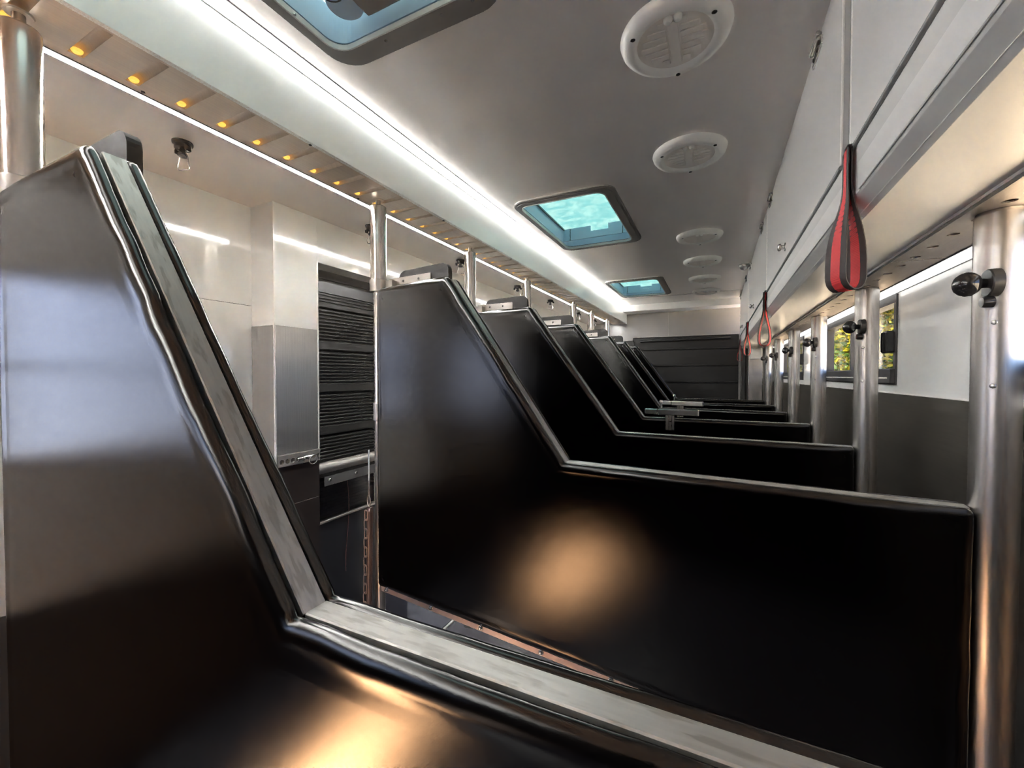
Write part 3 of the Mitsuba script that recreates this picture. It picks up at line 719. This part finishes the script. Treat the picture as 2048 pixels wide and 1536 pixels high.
        put(sub(k, 'latch_pin'), cat(cyl(q, q + V3(0, 0, .03), .006, 14, .001), lathe([(0, .05), (.008, .047), (.0115, .038), (.008, .03), (0, .028)], q, (0, 0, 1), 16)), CHROME, smooth=35)

# ------------------------------------------------------------------ small things in the aisle
HK = [(-1.487, .714), (-1.50, 1.507), (-1.44, 2.194), (-1.44, 3.023), (-1.43, 3.73), (-1.43, 4.6), (-1.43, 5.3)]
hkn = ['nearest black swivel hook with a steel ring under the aisle ceiling', 'black swivel hook half hidden behind the nearest full left post', 'third black swivel hook under the aisle ceiling, by the third left post', 'fourth black swivel hook under the aisle ceiling, before the fourth left post', 'fifth black swivel hook under the aisle ceiling', 'sixth black swivel hook under the aisle ceiling', 'farthest black swivel hook under the aisle ceiling']
def along(pts): return np.array(pts, float)
hk_base = shape(cat(lathe([(0, 0), (.027, 0), (.027, .006), (.022, .010), (.022, .020), (.0, .022)], (0, 0, 0), (0, 0, -1), 28), box(-.03, .03, -.006, .006, -.022, -.012, .003), box(-.034, -.024, -.008, .008, -.030, -.014, .003), box(.024, .036, -.009, .009, -.034, -.016, .004)), BLACKP, 35)
hk_stem = shape(lathe([(.008, .018), (.008, .032), (.013, .036), (.0135, .042), (.008, .046), (0, .046)], (0, 0, 0), (0, 0, -1), 20), BLACKM, 35)
ringp = rounded([(-.022, -.082), (.026, -.086), (.013, -.034), (-.008, -.034)], [.008, .006, .006, .006], 5)
hk_ring = shape(tube([(a, .25 * a, b) for a, b in resample(ringp, .006)], .0021, 8, True), CHROME, True)
for i, (x, y) in enumerate(HK):
    k = name('swivel_hook', hkn[i], 'hook', 'swivel hooks under the aisle ceiling')
    put(sub(k, 'base'), hk_base, None, at=(x, y, ZA)); put(sub(k, 'stem'), hk_stem, None, at=(x, y, ZA)); put(sub(k, 'ring'), hk_ring, None, at=(x, y, ZA))

k = name('chain', 'chain in a brown sleeve hanging beside the nearest full left post', 'chain')
cx_, cy_ = -1.263, 1.243
put(sub(k, 'cord'), tube([(cx_ + .006, cy_, -.30), (cx_ + .005, cy_, -.37), (cx_ + .006, cy_, -.43)], .003, 8), SWITCHW, True)
put(sub(k, 'snap_hook'), cat(cyl((cx_ + .006, cy_, -.49), (cx_ + .006, cy_, -.425), .004, 12), tube([(cx_ + .004 + .008 * math.sin(a), cy_, -.51 + .022 * math.cos(a)) for a in np.linspace(0, 2 * np.pi, 22, endpoint=False)], .003, 8, True)), CHROME, smooth=50)
SLEEVE = mat('mat_sleeve', base_color=(.07, .042, .038), roughness=.25, specular=.6)
put(sub(k, 'sleeve'), tube([(cx_ + .004 - .010 * t, cy_ + .006, -.535 - .43 * t) for t in np.linspace(0, 1, 20)], .0125, 14), SLEEVE, True)
lk = resample(rounded([(-.007, -.0215), (.007, -.0215), (.007, .0215), (-.007, .0215)], [.0065] * 4, 4), .01)
LINK = mat('mat_link', base_color=(.42, .33, .30), metallic=1.0, roughness=.3)
lkm = shape(tube([(a, 0, b) for a, b in lk], .0021, 7, True), LINK, True)
lkm2 = shape(tube([(a * .25, a, b) for a, b in lk], .0021, 7, True), LINK, True)
for j in range(11):
    put(sub(k, 'link'), lkm if j % 2 == 0 else lkm2, None, at=(cx_ - .002 - .010 * j / 11, cy_ - .010, -.565 - .0375 * j))

# floor-level pieces seen under the second partition
k = name('sill_plate', 'sloping grey sill plate at the foot of the aisle wall, seen under the second partition', 'plate')
sp = trimesh.convex.convex_hull(np.array([(x, y, z) for y in (1.55, 2.6) for x, z in ((-1.345, -H), (-1.345, -H + .006), (-1.645, -H + .14), (-1.645, -H))]))
put(sub(k, 'plate'), sp, SILL)
put(sub(k, 'edge'), box(-1.338, -1.322, 1.55, 2.6, -H, -H + .012, .002), LIPG)
k = name('rubber_flap', 'curved dark rubber flap by the foot of the nearest full left post', 'flap')
c = [(-1.62 + .16 * t, 1.70 + .02 * math.sin(3 * t), -1.20 + .10 * math.sin(math.pi * t * .9) - .02 * t) for t in np.linspace(0, 1, 14)]
V = []
for x, y, z in c: V += [(x, y, z), (x, y + .004, z), (x, y + .004, -H), (x, y, -H)]
F = []
for j in range(13):
    for a in range(4):
        q = (j * 4 + a, j * 4 + (a + 1) % 4, j * 4 + 4 + (a + 1) % 4, j * 4 + 4 + a); F += [(q[0], q[1], q[2]), (q[0], q[2], q[3])]
F += [(0, 1, 2), (0, 2, 3), (52, 54, 53), (52, 55, 54)]
fl = trimesh.Trimesh(V, F, process=False); trimesh.repair.fix_normals(fl)
put(sub(k, 'sheet'), fl, SILL, smooth=30)
for j, (x0, x1) in enumerate([(-1.315, -.62), (-.612, .10)]):
    put(name('floor_mat', ['left dark rubber floor mat under the second partition', 'right dark rubber floor mat under the second partition'][j], 'mat'), box(x0, x1, 1.30, 2.28, -H, -H + .012, .004), mat('mat_floor_mat_%d' % j, base_color=(.05, .05, .062), roughness=.3))
put('tan_mat', box(-1.45, -.82, -.98, .02, -H, -H + .012, .004), MATTAN, label='tan door mat on the floor behind the nearest partition, seen only as a warm reflection', cat='mat')
labels['tan_mat'] = {'label': 'tan door mat on the floor behind the nearest partition, seen only as a warm reflection', 'category': 'mat'}

# switch box and column at the far right corner
k = name('switch_box', 'small white switch box on the column in the far right corner', 'switch box')
put(sub(k, 'case'), box(.34, .452, 5.44, 5.47, .185, .308, .006), SWITCHW)
put(sub(k, 'rocker'), cat(box(.365, .395, 5.434, 5.442, .225, .27, .002), box(.40, .43, 5.434, 5.442, .225, .27, .002)), SWITCHW)
put('corner_column', box(.325, .47, 5.47, 5.56, -H, .345, .006), STEEL, label='pale steel column beside the far door in the right corner', cat='column')

# ------------------------------------------------------------------ outside
put('ground', box(-60, 60, -60, 80, -H - 1.1, -H - 1.0), GRAVEL, kind='structure', label='gravel yard outside')
rng = np.random.default_rng(7)


def bush(lab, c, rad, h, n, leaf):
    k = name('hedge_bush', lab, 'bush', 'leafy bushes outside the windows')
    z0 = -H - 1.0
    put(sub(k, 'trunk'), tube([(c[0], c[1], z0), (c[0] + .05, c[1], z0 + h * .3), (c[0] - .03, c[1] + .05, z0 + h * .6)], .09, 9), BARK, True)
    for part, (m, frac) in enumerate(leaf):
        nn = int(n * frac)
        d = rng.normal(size=(nn, 3)); d /= np.linalg.norm(d, axis=1, keepdims=True)
        r = rng.uniform(.72, 1.0, nn)[:, None] * (1 + .25 * (meshkit.noise(d * 3 + c[0] * 5 + c[1], part) - .5))[:, None]
        p = np.array([c[0], c[1], z0 + h / 2 + .1]) + d * r * np.array([rad, rad, h / 2])
        a = rng.normal(size=(nn, 3)); a /= np.linalg.norm(a, axis=1, keepdims=True)
        b = np.cross(a, rng.normal(size=(nn, 3))); b /= np.linalg.norm(b, axis=1, keepdims=True)
        s = rng.uniform(.035, .07, nn)[:, None]
        V = np.stack([p - a * s, p + b * s * .45, p + a * s, p - b * s * .45], 1).reshape(-1, 3)
        q = np.arange(nn)[:, None] * 4
        F = np.concatenate([q + [0, 1, 2], q + [0, 2, 3]])
        put(sub(k, 'foliage'), trimesh.Trimesh(V, F, process=False), f'mat_leaf_{m}', kind='stuff')


LEAF = [(0, .5), (1, .3), (2, .2)]
bush('yellow green bush filling the nearest window', (2.95, 10.4), 1.2, 5.6, 90000, LEAF)
bush('dark green bush farther off behind the right end of the nearest window', (5.25, 13.2), 1.4, 6.6, 70000, [(1, .6), (0, .4)])
bush('yellow green bush at the left end of the nearest window, seen between the posts', (2.15, 13.7), 1.2, 5.8, 90000, LEAF)
k = name('parked_lorry', 'pale blue lorry parked beyond the aisle windows, seen only as a blue reflection', 'lorry')
put(sub(k, 'box_body'), box(-7.0, -4.5, -5.5, 4.5, -1.5, 1.35, .03), mat('mat_lorry', base_color=(.24, .32, .48), roughness=.5))
put(sub(k, 'side_rail'), box(-4.502, -4.47, -5.4, 4.4, -1.45, -1.30, .005), SATIN)
for yy in (-4.2, -3.1, 3.2):
    put(sub(k, 'wheel'), cyl((-4.9, yy, -H - .5), (-4.55, yy, -H - .5), .5, 36, .04), BLACKM, smooth=35)
put(sub(k, 'chassis'), box(-6.6, -4.8, -5.2, 4.2, -1.75, -1.5), BLACKM)
